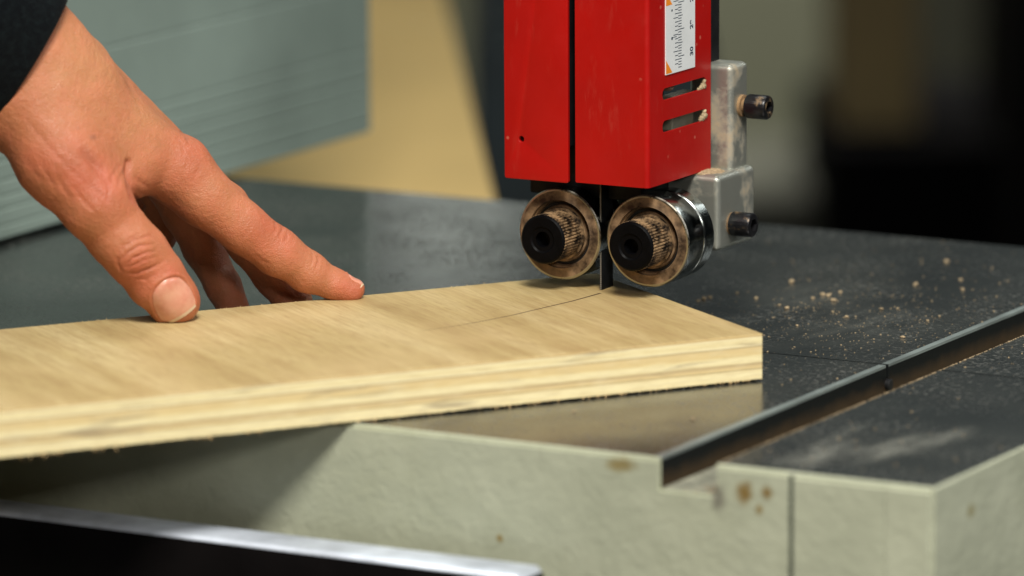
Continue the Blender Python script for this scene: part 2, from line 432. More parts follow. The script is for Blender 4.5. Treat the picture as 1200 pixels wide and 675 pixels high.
# --- blade
bm = bmesh.new()
bx, yb = -227.3, 183.9; pitch = .8; L = []
z = -28.
while z < 260:
    L += [(yb, z), (yb+.16, z+.35), (yb+.18, z+.55)]; z += pitch
L += [(yb, z)]
prof = L + [(yb+9.5, z), (yb+9.5, -28.)]
fr = [bm.verts.new((bx-.35, y, zz)) for y, zz in prof]; bk = [bm.verts.new((bx+.35, y, zz)) for y, zz in prof]
bm.faces.new(fr); bm.faces.new(bk)
for k in range(len(prof)):
    f = bm.faces.new((fr[k], fr[(k+1) % len(prof)], bk[(k+1) % len(prof)], bk[k])); f.material_index = 1
bmesh.ops.triangulate(bm, faces=[f for f in bm.faces if len(f.verts) > 4])
finish('blade', bm, [BLADEM, simple('blade_lit_edge', (.15, .14, .12), .5, .2, .4)], saw)  # front edge coloured lighter to stand for the light it catches

# --- blade guard: folded red sheet in two leaves
GX0, GXM0, GXM1, GX1, GY, GZ, GT = -262.9, -235.0, -231.9, -200.1, 172.0, 61.6, 230.0
guard = finish('blade_guard', (lambda: (lambda b_: (box(b_, GX0+3, GX0+5, GY+3, GY+50, GZ+1, GT), b_)[1])(bmesh.new()))(), RED, saw)
def front(loops, name, label=None):
    bm = plate(loops, 1.2, lambda x, y, z: (x, GY+.9+z, y), .3)
    o = finish(name, bm, RED, guard, smooth=35); return o
hole = [(-255.4+1.15*math.cos(2*PI*k/20), 76.7+1.15*math.sin(2*PI*k/20)) for k in range(20)]
front([rrect(GX0, GXM0, GZ-.6, GT, 1.0), hole[::-1]], 'left_leaf')
bm = bmesh.new(); lathe(bm, (-255.4, GY+2.6, 76.7), (0, -1, 0), [(0, 0), (0, 1.0), (.9, 1.0), (.9, .7), (.5, .6), (.5, 0)], 20)
finish('screw_hole', bm, simple('hole_inside', (.05, .012, .01), .5), guard, smooth=40)
# right leaf: front + side in one folded sheet, the fold rounded
def fold(x, y, z):                           # x runs along the unfolded sheet
    R_ = 2.0; w = (GX1-R_)-GXM1
    r = R_ - .9 - z*1.0 if False else None
    if x <= w: return (GXM1+x, GY+.9-z, y)
    arc = R_*PI/2
    if x <= w+arc:
        a = (x-w)/R_; cx, cy = GX1-R_, GY+R_
        rr = R_ - .9 + z
        return (cx + rr*math.sin(a), cy - rr*math.cos(a), y)
    return (GX1-.9+z, GY+R_+(x-w-arc), y)
Wf = (GX1-2.0)-GXM1; Dp = 52.5
full = Wf + PI + Dp - 2.0
side = lambda Y: Wf + PI + (Y-(GY+2.0))
def slotloop(y0, y1, zc, h=2.35):
    return rrect(side(y0), side(y1), zc-h, zc+h, h-.05, 8)[::-1]
def subdiv_plate():
    # sheet split into strips so that it can follow the fold
    out = bmesh.new()
    xsn = [Wf+PI*k/8 for k in range(9)]
    bmf = plate([rrect(0, Wf+.0, GZ, GT, .6)], 1.2, fold, .0); merge(out, bmf)
    bms = plate([[(Wf+PI, GZ), (full, GZ), (full, GT), (Wf+PI, GT)], slotloop(184, 220.5, 96.0), slotloop(184, 220.5, 83.5)], 1.2, fold, .0); merge(out, bms)
    for a, b_ in zip(xsn, xsn[1:]):
        for zt in (.6,):
            q = [out.verts.new(fold(a, GZ, zt)), out.verts.new(fold(b_, GZ, zt)), out.verts.new(fold(b_, GT, zt)), out.verts.new(fold(a, GT, zt))]; out.faces.new(q)
            q2 = [out.verts.new(fold(a, GZ, zt)), out.verts.new(fold(b_, GZ, zt)), out.verts.new(fold(b_, GZ, -zt)), out.verts.new(fold(a, GZ, -zt))]; out.faces.new(q2)
    bmesh.ops.remove_doubles(out, verts=out.verts, dist=.02)
    return out
finish('right_leaf', subdiv_plate(), RED, guard, smooth=30)
# dust caked at the right ends of the two slots and scattered on the side
bm = bmesh.new()
for (yy, zz, rr) in ((219.3, 94.8, 1.3), (217.4, 94.2, .9), (220, 96.5, .9), (215.5, 93.9, .7), (219.6, 83.2, 1.5), (218.2, 82.2, 1.2), (219.8, 84.8, 1.1), (216.5, 81.7, .7)):
    r_ = bmesh.ops.create_icosphere(bm, subdivisions=3, radius=rr)
    for v in r_['verts']:
        v.co = v.co*(1+.35*noise.noise(v.co*1.7+Vector((yy, zz, 0)))) + Vector((GX1-1.0, yy, zz))
finish('caked_dust', bm, DUSTM, guard, smooth=180)
# inside of the guard
bm = bmesh.new(); box(bm, GX0+6, GXM0-1.5, GY+2.5, GY+40, 74, GT); box(bm, -239, GX1-14, GY+9+4, GY+40, 75, GT)
finish('guide_post', bm, BLACK, saw, bevel=1)
bm = bmesh.new(); box(bm, -214, -204.8, 230, 241, 97, 260); finish('post_cover', bm, BLACK, saw, bevel=.8)
bm = bmesh.new(); lathe(bm, (-210, 201, 98), (1, 0, 0), [(0, 0), (0, 3.2), (4, 3.2), (5, 2.4), (5, 0)], 24); finish('inner_screw', bm, ALU, saw, smooth=40)
bm = bmesh.new(); box(bm, -213, -208, 207, 225, 78, 92); finish('inner_block', bm, simple('grey_inner', (.16, .15, .11), .6), saw, bevel=.8)
bm = bmesh.new(); box(bm, -262, -212, 190, 228, 52.5, 73.5); finish('guide_carrier', bm, BLACK, saw, bevel=1.2)

# --- sticker with the height scale
XS = GX1+.12
bm = bmesh.new(); box(bm, GX1-.35, XS-.02, 186.2, 210.4, 103.4, 226)
stick = finish('scale_sticker', bm, WHITEPL, guard)
inkbm = bmesh.new()
def tick(y0, y1, z, t=.28): box(inkbm, XS-.05, XS+.02, y0, y1, z-t/2, z+t/2)
YC = 196.3; zz = 104.6; k = 0
z30 = 109.3
for k in range(-4, 110):
    z = z30 + k*1.045
    if z > 225: break
    tick(YC+.1, YC+(5.0 if k % 10 == 0 else 3.6 if k % 5 == 0 else 2.8), z)
for k in range(-3, 80):
    z = z30 + 2.2 + k*1.62
    if z > 225 or z < 104.5: continue
    tick(YC-(3.9 if k % 4 == 0 else 2.6), YC, z)
for kk, s in enumerate(('30', '29', '28', '27', '26', '25', '24', '23', '22', '21')):
    z = z30 + kk*10.45 + .6
    merge(inkbm, text_bm(s, 3.6, lambda x, y, q: (XS+.0+q*.5, 207.6-y, z+x)))
for z, t in ((116.9, .62), (127.7, .5), (149, .6), (171, .6)):
    lathe(inkbm, (XS-.03, 191.2, z), (1, 0, 0), [(0, t), (.05, t), (.05, 0)], 14)
tick(191.5, 195, 117.2, .25)
finish('scale_marks', inkbm, INK, guard)
for zb in (103.4, 129.6, 156, 182):
    bm = bmesh.new()
    for tri in (((186.25, zb+.3), (191.5, zb+.4), (186.25, zb+5.6)),):
        a = [bm.verts.new((XS+.01, y, z)) for y, z in tri]; bm.faces.new(a)
    finish('orange_corner', bm, ORANGE, guard)

# --- guide bearings
def make_bearing(cx, cy, cz, mate_label):
    bm = bmesh.new()
    prof = [(0.9, 13.2), (0.25, 13.4), (0.0, 13.8), (-.0, 16.9), (-.1, 17.5), (-.6, 17.9), (-12.2, 17.9), (-12.8, 17.5), (-13.0, 16.7), (-14.2, 16.7), (-14.4, 17.2), (-15, 17.7), (-21.4, 17.7), (-22, 17.0), (-22, 3)]
    prof = [(1.2-t if False else t, r) for t, r in prof]
    prof[0] = (-1.3, 13.2)
    mats = [2, 2, 2, 1, 1, 0, 0, 0, 3, 0, 0, 0, 0, 0]
    lathe(bm, (cx, cy, cz), (0, -1, 0), prof, 96, mats=mats)
    b = finish('guide_bearing', bm, [STEEL, RIM, SHIELD, BLACK], saw, smooth=35)
    bm = bmesh.new()
    lathe(bm, (cx, cy, cz), (0, -1, 0), [(-1.3, 15.6), (-.15, 15.9), (-.02, 16.3)], 96)
    bm.free(); bm = bmesh.new()
    lathe(bm, (cx, cy, cz), (0, -1, 0), [(-2.2, 0), (-2.2, 11.0), (-3.4, 11.3), (-3.4, 12.4), (-1.5, 12.7), (-1.1, 13.6)], 96, mats=[0, 0, 1, 0, 0])
    finish('bearing_shield', bm, [SHIELD, BLACK], b, smooth=50)
    bm = bmesh.new()
    nk = 144
    rf = lambda t, r, k: r*(1 - (.075 if (k % 3 == 0 and 1.0 < t < 13.2) else 0))
    lathe(bm, (cx, cy, cz), (0, -1, 0), [(-3.0, 10.2), (-.6, 10.2), (-.5, 9.3), (1.3, 9.3), (1.5, 9.65), (12.9, 9.65), (13.1, 9.55)], nk, rfun=rf)
    finish('knurled_collar', bm, KNURL, b, smooth=25)
    bm = bmesh.new()
    lathe(bm, (cx, cy, cz), (0, -1, 0), [(13.0, 9.6), (13.3, 9.45), (13.9, 8.8), (14.0, 5.2), (13.4, 4.6), (13.4, 3.6)], 72)
    hexr = lambda t, r, k: r/math.cos(((2*PI*k/72) % (PI/3)) - PI/6)
    lathe(bm, (cx, cy, cz), (0, -1, 0), [(13.4, 3.0), (9.5, 3.0), (9.5, 0)], 72, rfun=hexr)
    lathe(bm, (cx, cy, cz), (0, -1, 0), [(13.4, 3.6), (13.4, 3.05)], 72)
    finish('knob_face', bm, KNOBF, b, smooth=35)
    bm = bmesh.new(); lathe(bm, (cx, cy, cz), (0, -1, 0), [(-21.5, 6), (-45, 6), (-45, 0)], 24); finish('axle', bm, BLACK, b, smooth=40)
    return b
bear = make_bearing(-205.6, 181.5, 39.4, '')
b2 = bear.copy(); col.objects.link(b2); b2.parent = saw; b2.location = Vector((-38.4*S, 0, -.4*S))
for ch in list(bear.children):
    c = ch.copy(); col.objects.link(c); c.parent = b2

# --- aluminium bracket
def casting(bm, x0, x1, y0, y1, z0, z1, M=None): box(bm, x0, x1, y0, y1, z0, z1)
bm = bmesh.new(); casting(bm, -212, -193.2, 228.2, 243.0, 55, 102)
br = finish('guide_bracket', bm, ALU, saw, bevel=2.4, seg=4)
bm = bmesh.new(); casting(bm, -236, -190.2, 211.4, 243.2, 31.5, 61.2)
finish('bracket_foot', bm, ALU, br, bevel=2.5, seg=4)
# dust ledge heaped on the foot
bm = bmesh.new()
r_ = bmesh.ops.create_icosphere(bm, subdivisions=4, radius=1)
for v in r_['verts']:
    v.co = Vector((v.co.x*8, v.co.y*8, v.co.z*.9)); v.co += Vector((-200.5, 220.5, 60.9)); v.co.z += .5*noise.noise(v.co*.8)
finish('caked_dust', bm, DUSTM, br, smooth=180)
def bolt(y, z, x0, x1, name='cap_screw'):
    bm = bmesh.new()
    lathe(bm, (x0-2, y, z), (1, 0, 0), [(0, 2.9), (x1-x0-7.5, 2.9)], 32, mat=1)
    lathe(bm, (x0-2, y, z), (1, 0, 0), [(1.9, 2.9), (1.9, 4.3), (3.2, 4.3), (3.2, 2.9)], 40, mat=1)
    e = x1-x0+2
    lathe(bm, (x0-2, y, z), (1, 0, 0), [(e-9.0, 2.6), (e-9.0, 4.5), (e-8.6, 4.75), (e-.8, 4.75), (e-.2, 4.4), (e, 3.9), (e, 3.0)], 72,
          rfun=lambda t, r, k: r*(1-(.035 if (k % 3 == 0 and e-8.8 < t < e-.9) else 0)))
    hexr = lambda t, r, k: r/math.cos(((2*PI*k/72) % (PI/3)) - PI/6)
    lathe(bm, (x0-2, y, z), (1, 0, 0), [(e, 3.0), (e, 2.35), (e-4.5, 2.35), (e-4.5, 0)], 72, rfun=lambda t, r, k: r if r > 2.9 else hexr(t, r, k))
    return finish(name, bm, [BOLTM, dusty('bolt_shank', (.06, .05, .04), .5, .6, .75, 90, (.28, .17, .08))], br, smooth=35)
bolt(236.6, 85.2, -193.2, -181.2); bolt(222.0, 41.2, -190.2, -180.4)

# ================================================================== PLYWOOD BOARD
BA = .95511; ez = math.atan2(math.sin(BA), math.cos(BA))
# local frame: x from the right corner to the left end, y across to the far edge
lx = np.array([-math.cos(BA), -math.sin(BA), 0]); ly = np.array([-math.sin(BA), math.cos(BA), 0])
# a right-handed frame: use x' = -lx  (local x negative towards the left end)
BC = np.array([-133.0, 134.7, 0.9]); BT = 17.1; BW = 138.2; BL = 470.
board = None
bm = bmesh.new()
nx = 260
vsb = []
for i in range(nx+1):
    x = -BL*i/nx
    ww = .25*noise.noise(Vector((x*.05, 0, 3))) ; w2 = .10*noise.noise(Vector((x*.6, 1, 5)))+.12*noise.noise(Vector((x*.9, 7, 5)))
    vsb.append([bm.verts.new(p) for p in ((x, ww*.4, 0+abs(w2)*2.2), (x, ww*.4, BT-.35), (x, .35+ww*.4+w2*.3, BT), (x, BW-.4, BT), (x, BW, BT-.4), (x, BW, 0))])
for i in range(nx):
    A, B_ = vsb[i], vsb[i+1]
    for k in range(6):
        f = bm.faces.new((A[k], A[(k+1) % 6], B_[(k+1) % 6], B_[k])); f.material_index = 0 if k in (1, 2, 5) else 1
bm.faces.new(vsb[0]).material_index = 1; bm.faces.new(vsb[-1]).material_index = 1
board = finish('plywood_board', bm, [VENEER, PLY], None, origin=BC, rot=(0, 0, BA))
tag(board, 'pale plywood board lying across the saw table under the hand and bearings', 'board')
origin_of[board.name] = BC
def b_local(p):
    d = np.array(p, float)-BC; xax = -lx
    return Vector((float(d @ xax), float(d @ ly), float(d[2])))
# pencil line and start of the cut
bm = bmesh.new()
pts = [on_z(*q, 18.0) for q in ((704, 343.5), (690, 347.5), (670, 353), (640, 360), (600, 369.5), (560, 377.5), (525, 383.5), (490, 388))]
pl = [b_local(p) for p in pts]
dense = []
for i in range(len(pl)-1):
    for t in range(8): dense.append(pl[i].lerp(pl[i+1], t/8))
prev = None
for i, p in enumerate(dense):
    d = (dense[min(i+1, len(dense)-1)]-dense[max(i-1, 0)]); d.z = 0; d.normalize(); nn = Vector((-d.y, d.x, 0))
    w = .52*(1-i/len(dense))**.8+.05
    cur = (bm.verts.new((p.x-nn.x*w, p.y-nn.y*w, BT+.03)), bm.verts.new((p.x+nn.x*w, p.y+nn.y*w, BT+.03)))
    if prev: bm.faces.new((prev[0], prev[1], cur[1], cur[0]))
    prev = cur
pen = finish('pencil_line', bm, PENCIL, None, rot=(0, 0, 0)); pen.location = (0, 0, 0); pen.rotation_euler = (0, 0, 0); pen.parent = board
# torn fibres and splinters hanging from the bottom arris
bm = bmesh.new()
rs = random.Random(8)
def splinter(x, y, z, ln, th, dirv):
    d = Vector(dirv).normalized(); e1, e2, _ = frame(d); p = Vector((x, y, z))
    base = [bm.verts.new(p + (e1*math.cos(a)+e2*math.sin(a)*.6)*th) for a in (0, 2.1, 4.2)]
    tip = bm.verts.new(p + d*ln)
    for k in range(3): bm.faces.new((base[k], base[(k+1) % 3], tip))
    bm.faces.new(base)
for k in range(700):
    x = -rs.random()*(BL-4)
    cl = noise.noise(Vector((x*.07, 2.2, 0)))
    if cl < .02 and rs.random() < .8: continue
    splinter(x, .3, rs.uniform(.2, .7), rs.uniform(.5, 1.5 if rs.random() < .75 else 3.2), rs.uniform(.15, .5), (rs.uniform(-1, 1), -rs.uniform(.1, .7), -1))
for k in range(70):
    x = -rs.random()*(BL-4); splinter(x, BW-.2, BT-.2, rs.uniform(.5, 1.4), rs.uniform(.12, .3), (rs.uniform(-1, 1), .6, rs.uniform(.1, .9)))
spl = finish('torn_fibres', bm, simple('splinter', (.62, .44, .22), .8, 0, .2, .3, 500), None, rot=(0, 0, 0)); spl.parent = board; spl['kind'] = 'stuff'
board.rotation_euler = (0, 0, BA)

# ================================================================== SAW DUST
bm = bmesh.new(); rs = random.Random(3)
_ico = {}
for sb_ in (1, 2):
    tb = bmesh.new(); bmesh.ops.create_icosphere(tb, subdivisions=sb_, radius=1)
    tb.verts.index_update(); _ico[sb_] = ([v.co.copy() for v in tb.verts], [[v.index for v in f.verts] for f in tb.faces]); tb.free()
CV, CF = [], []
def crumb(p, r, flat=.7, sub=1):
    vs_, fs_ = _ico[sub]; b0 = len(CV)
    off = Vector((rs.random()*50, rs.random()*50, 0)); st = rs.uniform(.8, 1.7); an = rs.random()*PI
    for v0 in vs_:
        c = v0*r*(1+.5*noise.noise(v0*1.3+off)); x = c.x*st; y = c.y
        CV.append((p[0]+x*math.cos(an)-y*math.sin(an), p[1]+x*math.sin(an)+y*math.cos(an), p[2]+max(c.z*flat+r*flat*.6, 0)))
    for f in fs_: CF.append([b0+q for q in f])
for (px, py, r) in ((928, 331, 1.7), (964, 346, 1.5), (971, 347, 1.3), (977, 353, 1.5), (985, 343, 1.2), (922, 362, 1.4), (1073, 334, 1.3), (992, 372, 1.0), (1033, 363, 1.1), (976, 366, .9), (953, 350, 1.0),
                    (825, 351, 1.5), (832, 349, 1.1), (818, 353, .9), (886, 350, 1.1), (864, 344, .9), (1058, 396, 1.1), (1109, 307, 1.3), (1126, 328, .9), (913, 358, .8), (934, 382, .8), (673+0, 483, .8), (812, 492, .9), (1087, 376, .8), (1101, 371, .7), (1052, 362, .8), (1128, 340, 1.1)):
    crumb(on_z(px, py, 0), r*.66, .75, 2)
def free(p):
    if SL-2 < p[0] < SR+.3: return False
    q = b_local(p); return not (-BL-2 < q.x < 2 and -2 < q.y < BW+2)
cnt = 0
while cnt < 620:
    px = rs.gauss(1010, 120); py = rs.gauss(375, 30)
    if not (760 < px < 1230 and 290 < py < 470): continue
    p = on_z(px, py, 0)
    if not free(p): continue
    crumb(p, rs.choice((.10, .12, .15, .18, .28)), .6, 1); cnt += 1
cnt = 0
while cnt < 150:
    px = rs.uniform(880, 1230); py = rs.uniform(280, 560); p = on_z(px, py, 0)
    if not free(p) or not (0 < p[1] < TD and p[0] < -2): continue
    crumb(p, rs.choice((.15, .2, .3, .4)), .6, 1); cnt += 1
# dust lying in the foot of the slot and on its near lip
for k in range(900):
    y = rs.uniform(1, 300); x = SR+rs.uniform(-.2, .5)
    crumb((x, y, -.25 if x < SR+.2 else 0), rs.uniform(.1, .33), .7, 1)
for k in range(500):
    crumb((SR-abs(rs.gauss(0, 5))-.3, rs.uniform(.5, 250), -SDEP), rs.uniform(.2, .7), .5, 1)
tm = bpy.data.meshes.new('tmp'); tm.from_pydata(CV, [], CF); bm.from_mesh(tm); bpy.data.meshes.remove(tm)
o = finish('sawdust', bm, DUSTM, None, origin=(-150, 220, 0)); tag(o, 'tan sawdust crumbs scattered over the dark iron table', 'sawdust', kind='stuff')

# ================================================================== HAND (left hand, palm down, thumb towards the viewer)
W0 = 2150.
HO = at(200, 200, W0)
def loc_(px, py, w):
    d = at(px, py, w) - HO; return np.array([d @ rt, d @ up, d @ fw])     # right, up, away
def px_of(L):                                                            # local -> photo coordinates of a surface point
    w = (HO - CO) @ fw + L[:, 2]; a = (HO - CO) @ rt + L[:, 0]; b_ = (HO - CO) @ up + L[:, 1]
    return 600 + F*a/w, 337.5 - F*b_/w
K = lambda r, w=W0: r*w/F                                                 # width in the photo -> mm
def rcone(P, a, b_, r1, r2, flat=1.0):
    sc = np.array([1, 1, flat]); a = a*sc; b_ = b_*sc; P = P*sc
    ba = b_-a; l2 = ba @ ba; pa = P-a
    t = np.clip((pa @ ba)/l2, 0, 1)
    d = np.sqrt(((pa - t[..., None]*ba)**2).sum(-1)) - (r1 + (r2-r1)*t)
    return d
def smin(a, b_, k):
    h = np.clip(.5+.5*(b_-a)/k, 0, 1); return b_*(1-h)+a*h - k*h*(1-h)
def chain(P, pts, k=3.):
    d = None
    for (p, r), (q, s) in zip(pts, pts[1:]):
        c = rcone(P, p, q, r, s); d = c if d is None else smin(d, c, k)
    return d
A_ = lambda px, py, w, rpx: (loc_(px, py, w), K(rpx))
index = [A_(205, 203, 2161, 36), A_(238, 230, 2163, 34.5), A_(284, 266, 2168, 29.5), A_(326, 296, 2174, 27.5), A_(361, 319, 2179, 23.5), A_(392, 333.5, 2182, 17.5), A_(415, 338.8, 2183, 12.5)]
thumb = [A_(68, 185, 2128, 50), A_(112, 238, 2127, 42.5), A_(139, 276, 2131, 36), A_(161, 299, 2134, 36.0), A_(184, 329, 2137, 34), A_(203, 349, 2140, 28.5), A_(207.5, 354, 2141, 26)]
middle = [A_(206, 200, 2181, 34), A_(262, 244, 2190, 30), A_(292, 283, 2198, 27), A_(320, 322, 2200, 24), A_(342, 352, 2199, 21), A_(352, 366, 2198, 19)]
ring = [A_(190, 196, 2199, 33), A_(216, 246, 2208, 27), A_(238, 290, 2213, 24), A_(262, 336, 2208, 21), A_(276, 366, 2203, 19)]
little = [A_(168, 190, 2213, 29), A_(182, 234, 2222, 24), A_(189, 262, 2224, 21.5), A_(189, 277, 2222, 19.5)]
def hand_sdf(P):
    pal = rcone(P, loc_(-190, -105, 2100), loc_(20, 82, 2136), 34, 28.5, 1.25)
    pal = smin(pal, rcone(P, loc_(20, 82, 2136), loc_(66, 112, 2141), 28.5, 24, 1.3), 8)
    for (x0, y0, w0, r0, x1, y1, w1, r1) in ((60, 100, 2140, 19, 203, 199, 2161, 11.6), (75, 92, 2152, 18, 200, 190, 2180, 11.3), (70, 95, 2160, 16, 186, 190, 2198, 10.6), (60, 100, 2166, 15, 166, 188, 2213, 9.6),
                                            (45, 128, 2132, 19.5, 75, 188, 2128, 16.5), (75, 135, 2140, 18, 150, 196, 2148, 12.5), (90, 165, 2136, 14, 128, 205, 2140, 11)):
        pal = smin(pal, rcone(P, loc_(x0, y0, w0), loc_(x1, y1, w1), r0, r1), 7)
    d = smin(pal, chain(P, thumb), 6)
    for f, k in ((index, 5), (middle, 5), (ring, 5), (little, 5)):
        d = np.minimum(d, smin(pal, chain(P, f), k))
    # knuckle and joint swellings, pads
    for (px, py, w, r, k) in ((216, 194, 2161, 25, 10), (152, 292, 2127, 26, 6), (410, 344, 2182, 11, 3), (196, 362, 2141, 16, 4)):
        c = loc_(px, py, w); d = smin(d, np.sqrt(((P-c)**2).sum(-1))-K(r), k)
    return d
h = 1.0
lo = np.array([-112., -64., -62.]); hi = np.array([84., 92., 96.])
g = [np.arange(lo[i], hi[i], h) for i in range(3)]
nxg, nyg, nzg = map(len, g)
Fd = np.empty((nxg, nyg, nzg), np.float32)
BS = 8
for i0 in range(0, nxg, BS):
    cx = g[0][i0:i0+BS].mean(); cy = np.array([g[1][j:j+BS].mean() for j in range(0, nyg, BS)]); cz = np.array([g[2][k:k+BS].mean() for k in range(0, nzg, BS)])
    Yc, Zc = np.meshgrid(cy, cz, indexing='ij'); dc = hand_sdf(np.stack([np.full_like(Yc, cx), Yc, Zc], -1))
    for j in range(len(cy)):
        for k in range(len(cz)):
            sl = (slice(i0, i0+BS), slice(j*BS, j*BS+BS), slice(k*BS, k*BS+BS))
            if abs(dc[j, k]) > 13: Fd[sl] = dc[j, k]; continue
            X, Y, Z = np.meshgrid(g[0][sl[0]], g[1][sl[1]], g[2][sl[2]], indexing='ij')
            Fd[sl] = hand_sdf(np.stack([X, Y, Z], -1))
Fd[0] = np.maximum(Fd[0], .5); Fd[:, -1] = np.maximum(Fd[:, -1], .5)
def nets(Fd, lo, h):
    s = Fd < 0
    c = [s[a:s.shape[0]-1+a, b_:s.shape[1]-1+b_, d:s.shape[2]-1+d] for a in (0, 1) for b_ in (0, 1) for d in (0, 1)]
    tot = sum(x.astype(np.int8) for x in c); mixd = (tot > 0) & (tot < 8)
    I = np.argwhere(mixd); idx = -np.ones(mixd.shape, np.int64); idx[mixd] = np.arange(len(I))
    acc = np.zeros((len(I), 3)); n_ = np.zeros(len(I))
    cor = [(a, b_, d) for a in (0, 1) for b_ in (0, 1) for d in (0, 1)]
    for a in cor:
        for ax in range(3):
            if a[ax]: continue
            b_ = list(a); b_[ax] = 1
            fa = Fd[I[:, 0]+a[0], I[:, 1]+a[1], I[:, 2]+a[2]]; fb = Fd[I[:, 0]+b_[0], I[:, 1]+b_[1], I[:, 2]+b_[2]]
            m = (fa < 0) != (fb < 0); t = np.where(m, fa/np.where(m, fa-fb, 1), 0)
            p = np.array(a, float)[None].repeat(len(I), 0); p[:, ax] += t
            acc += p*m[:, None]; n_ += m
    Vv = (I + acc/n_[:, None])*h + lo
    faces = []
    for ax in range(3):
        o1, o2 = [k for k in range(3) if k != ax]
        sl0 = [slice(1, -1)]*3; sl0[ax] = slice(0, -1); sl1 = [slice(1, -1)]*3; sl1[ax] = slice(1, None)
        A = s[tuple(sl0)]; B_ = s[tuple(sl1)]; E_ = np.argwhere(A != B_)
        flip = A[tuple(E_.T)]
        base = E_.copy(); base[:, o1] += 1; base[:, o2] += 1
        q = []
        for d1, d2 in ((-1, -1), (0, -1), (0, 0), (-1, 0)):
            cc = base.copy(); cc[:, o1] += d1; cc[:, o2] += d2; q.append(idx[tuple(cc.T)])
        q = np.stack(q, 1)
        if ax == 1: flip = ~flip
        q[~flip] = q[~flip][:, ::-1]
        faces.append(q)
    return Vv, np.concatenate(faces)
Vh, Fh = nets(Fd, lo, h)
# one Catmull-Clark step, baked, to carry the fine creases
me = bpy.data.meshes.new('tmp'); me.from_pydata(Vh.tolist(), [], Fh.tolist()); ob = bpy.data.objects.new('tmp', me); col.objects.link(ob)
sm_ = ob.modifiers.new('sm', 'SMOOTH'); sm_.iterations = 3; sm_.factor = .5
sb = ob.modifiers.new('s', 'SUBSURF'); sb.levels = 1; sb.render_levels = 1
dg = bpy.context.evaluated_depsgraph_get(); dg.update(); me2 = bpy.data.meshes.new_from_object(ob.evaluated_get(dg))
bpy.data.objects.remove(ob)
nv = len(me2.vertices); L = np.empty(nv*3); me2.vertices.foreach_get('co', L); L = L.reshape(-1, 3)
Nn = np.empty(nv*3); me2.vertex_normals.foreach_get('vector', Nn) if hasattr(me2, 'vertex_normals') else me2.vertices.foreach_get('normal', Nn); Nn = Nn.reshape(-1, 3)
if (Nn[:, 2]*(L[:, 2]-L[:, 2].mean())).mean() < 0: Nn = -Nn
PX, PY = px_of(L)
front_w = np.clip((-Nn[:, 2]+.15)/.5, 0, 1)                      # camera-side skin
disp = np.zeros(nv)
def seg_frame(p, q):
    p = np.array(p, float); q = np.array(q, float); a = (q-p)/np.linalg.norm(q-p); return p, a, np.array([-a[1], a[0]])
def groove(pts, width, depth, fade=True):
    """groove following a polyline (photo units on the camera-side skin)"""
    global disp
    best = np.full(nv, 1e9); tt = np.zeros(nv); tot = sum(np.hypot(b_[0]-a[0], b_[1]-a[1]) for a, b_ in zip(pts, pts[1:])); run = 0
    for a, b_ in zip(pts, pts[1:]):
        a = np.array(a, float); b_ = np.array(b_, float); d = b_-a; ln = np.hypot(*d)
        t = np.clip(((PX-a[0])*d[0]+(PY-a[1])*d[1])/ln**2, 0, 1)
        ds = np.hypot(PX-a[0]-t*d[0], PY-a[1]-t*d[1]); m = ds < best
        best = np.where(m, ds, best); tt = np.where(m, (run+t*ln)/tot, tt); run += ln
    env = np.sin(np.clip(tt, 0.02, .98)*PI)**.6 if fade else 1
    disp -= depth*np.exp(-(best/width)**2)*front_w*env
# thumb joint wrinkles (oval folds over the joint)
for pts, w_, d_ in (([(137, 300), (144, 290), (158, 281), (176, 276), (184, 283)], 1.9, .42), ([(139, 307), (150, 296), (164, 288), (182, 286)], 1.7, .5), ([(147, 312), (156, 303), (170, 297), (184, 294)], 1.8, .5),
                    ([(144, 313), (154, 312), (168, 306), (186, 300)], 1.6, .34), ([(148, 320), (160, 321), (176, 315), (193, 306)], 1.8, .45), ([(137, 300), (138, 310), (143, 320)], 2.2, .4),
                    ([(158, 327), (172, 328), (186, 320)], 1.8, .22), ([(140, 290), (152, 280), (166, 272)], 2.0, .25), ([(156, 306), (166, 304), (176, 299)], 1.4, .25)):
    groove(pts, w_*.95, d_*1.25)
# web crease between thumb and index, hollows and fine folds
groove([(151, 190), (150, 203), (152, 218), (157, 232), (166, 243)], 3.6, 1.5, False)
groove([(147, 196), (141, 208), (139, 220)], 2.4, .35); groove([(143, 190), (133, 205), (128, 222)], 3.0, .35); groove([(157, 205), (165, 214), (176, 220)], 2.6, .35); groove([(158, 222), (170, 230), (184, 233)], 2.6, .3)
groove([(93, 172), (103, 184), (115, 198), (124, 210)], 7., 1.2); groove([(100, 180), (108, 190), (116, 196)], 2.6, .45)
groove([(122, 206), (128, 222), (126, 236)], 3, .4); groove([(104, 214), (116, 226), (132, 240)], 2.6, .25); groove([(86, 218), (98, 236), (112, 250)], 2.8, .3); groove([(66, 205), (75, 222), (86, 236)], 2.8, .3)
groove([(48, 190), (56, 206), (66, 222)], 3, .25); groove([(30, 186), (38, 200), (50, 214)], 3, .22)
for k in range(7): groove([(30+k*7, 140+k*9), (40+k*8, 150+k*9), (46+k*9, 166+k*8)], 3.0, .12)
# knuckle of the index finger, its joint, and the last joint
groove([(214, 152), (219, 160), (222, 170)], 2.2, .35); groove([(206, 158), (213, 168), (216, 178)], 2.4, .2); groove([(236, 190), (232, 200), (226, 210)], 3, .2)
groove([(330, 262), (331, 270), (326, 278)], 1.8, .42); groove([(322, 258), (324, 268), (319, 277)], 1.8, .3); groove([(337, 270), (337, 278), (331, 286)], 1.8, .3); groove([(296, 262), (288, 275), (276, 284)], 3, .2)
groove([(372, 297), (374, 306), (370, 316)], 2.0, .35); groove([(366, 294), (367, 304), (364, 312)], 1.8, .22); groove([(300, 300), (308, 306), (318, 310)], 2.4, .25)
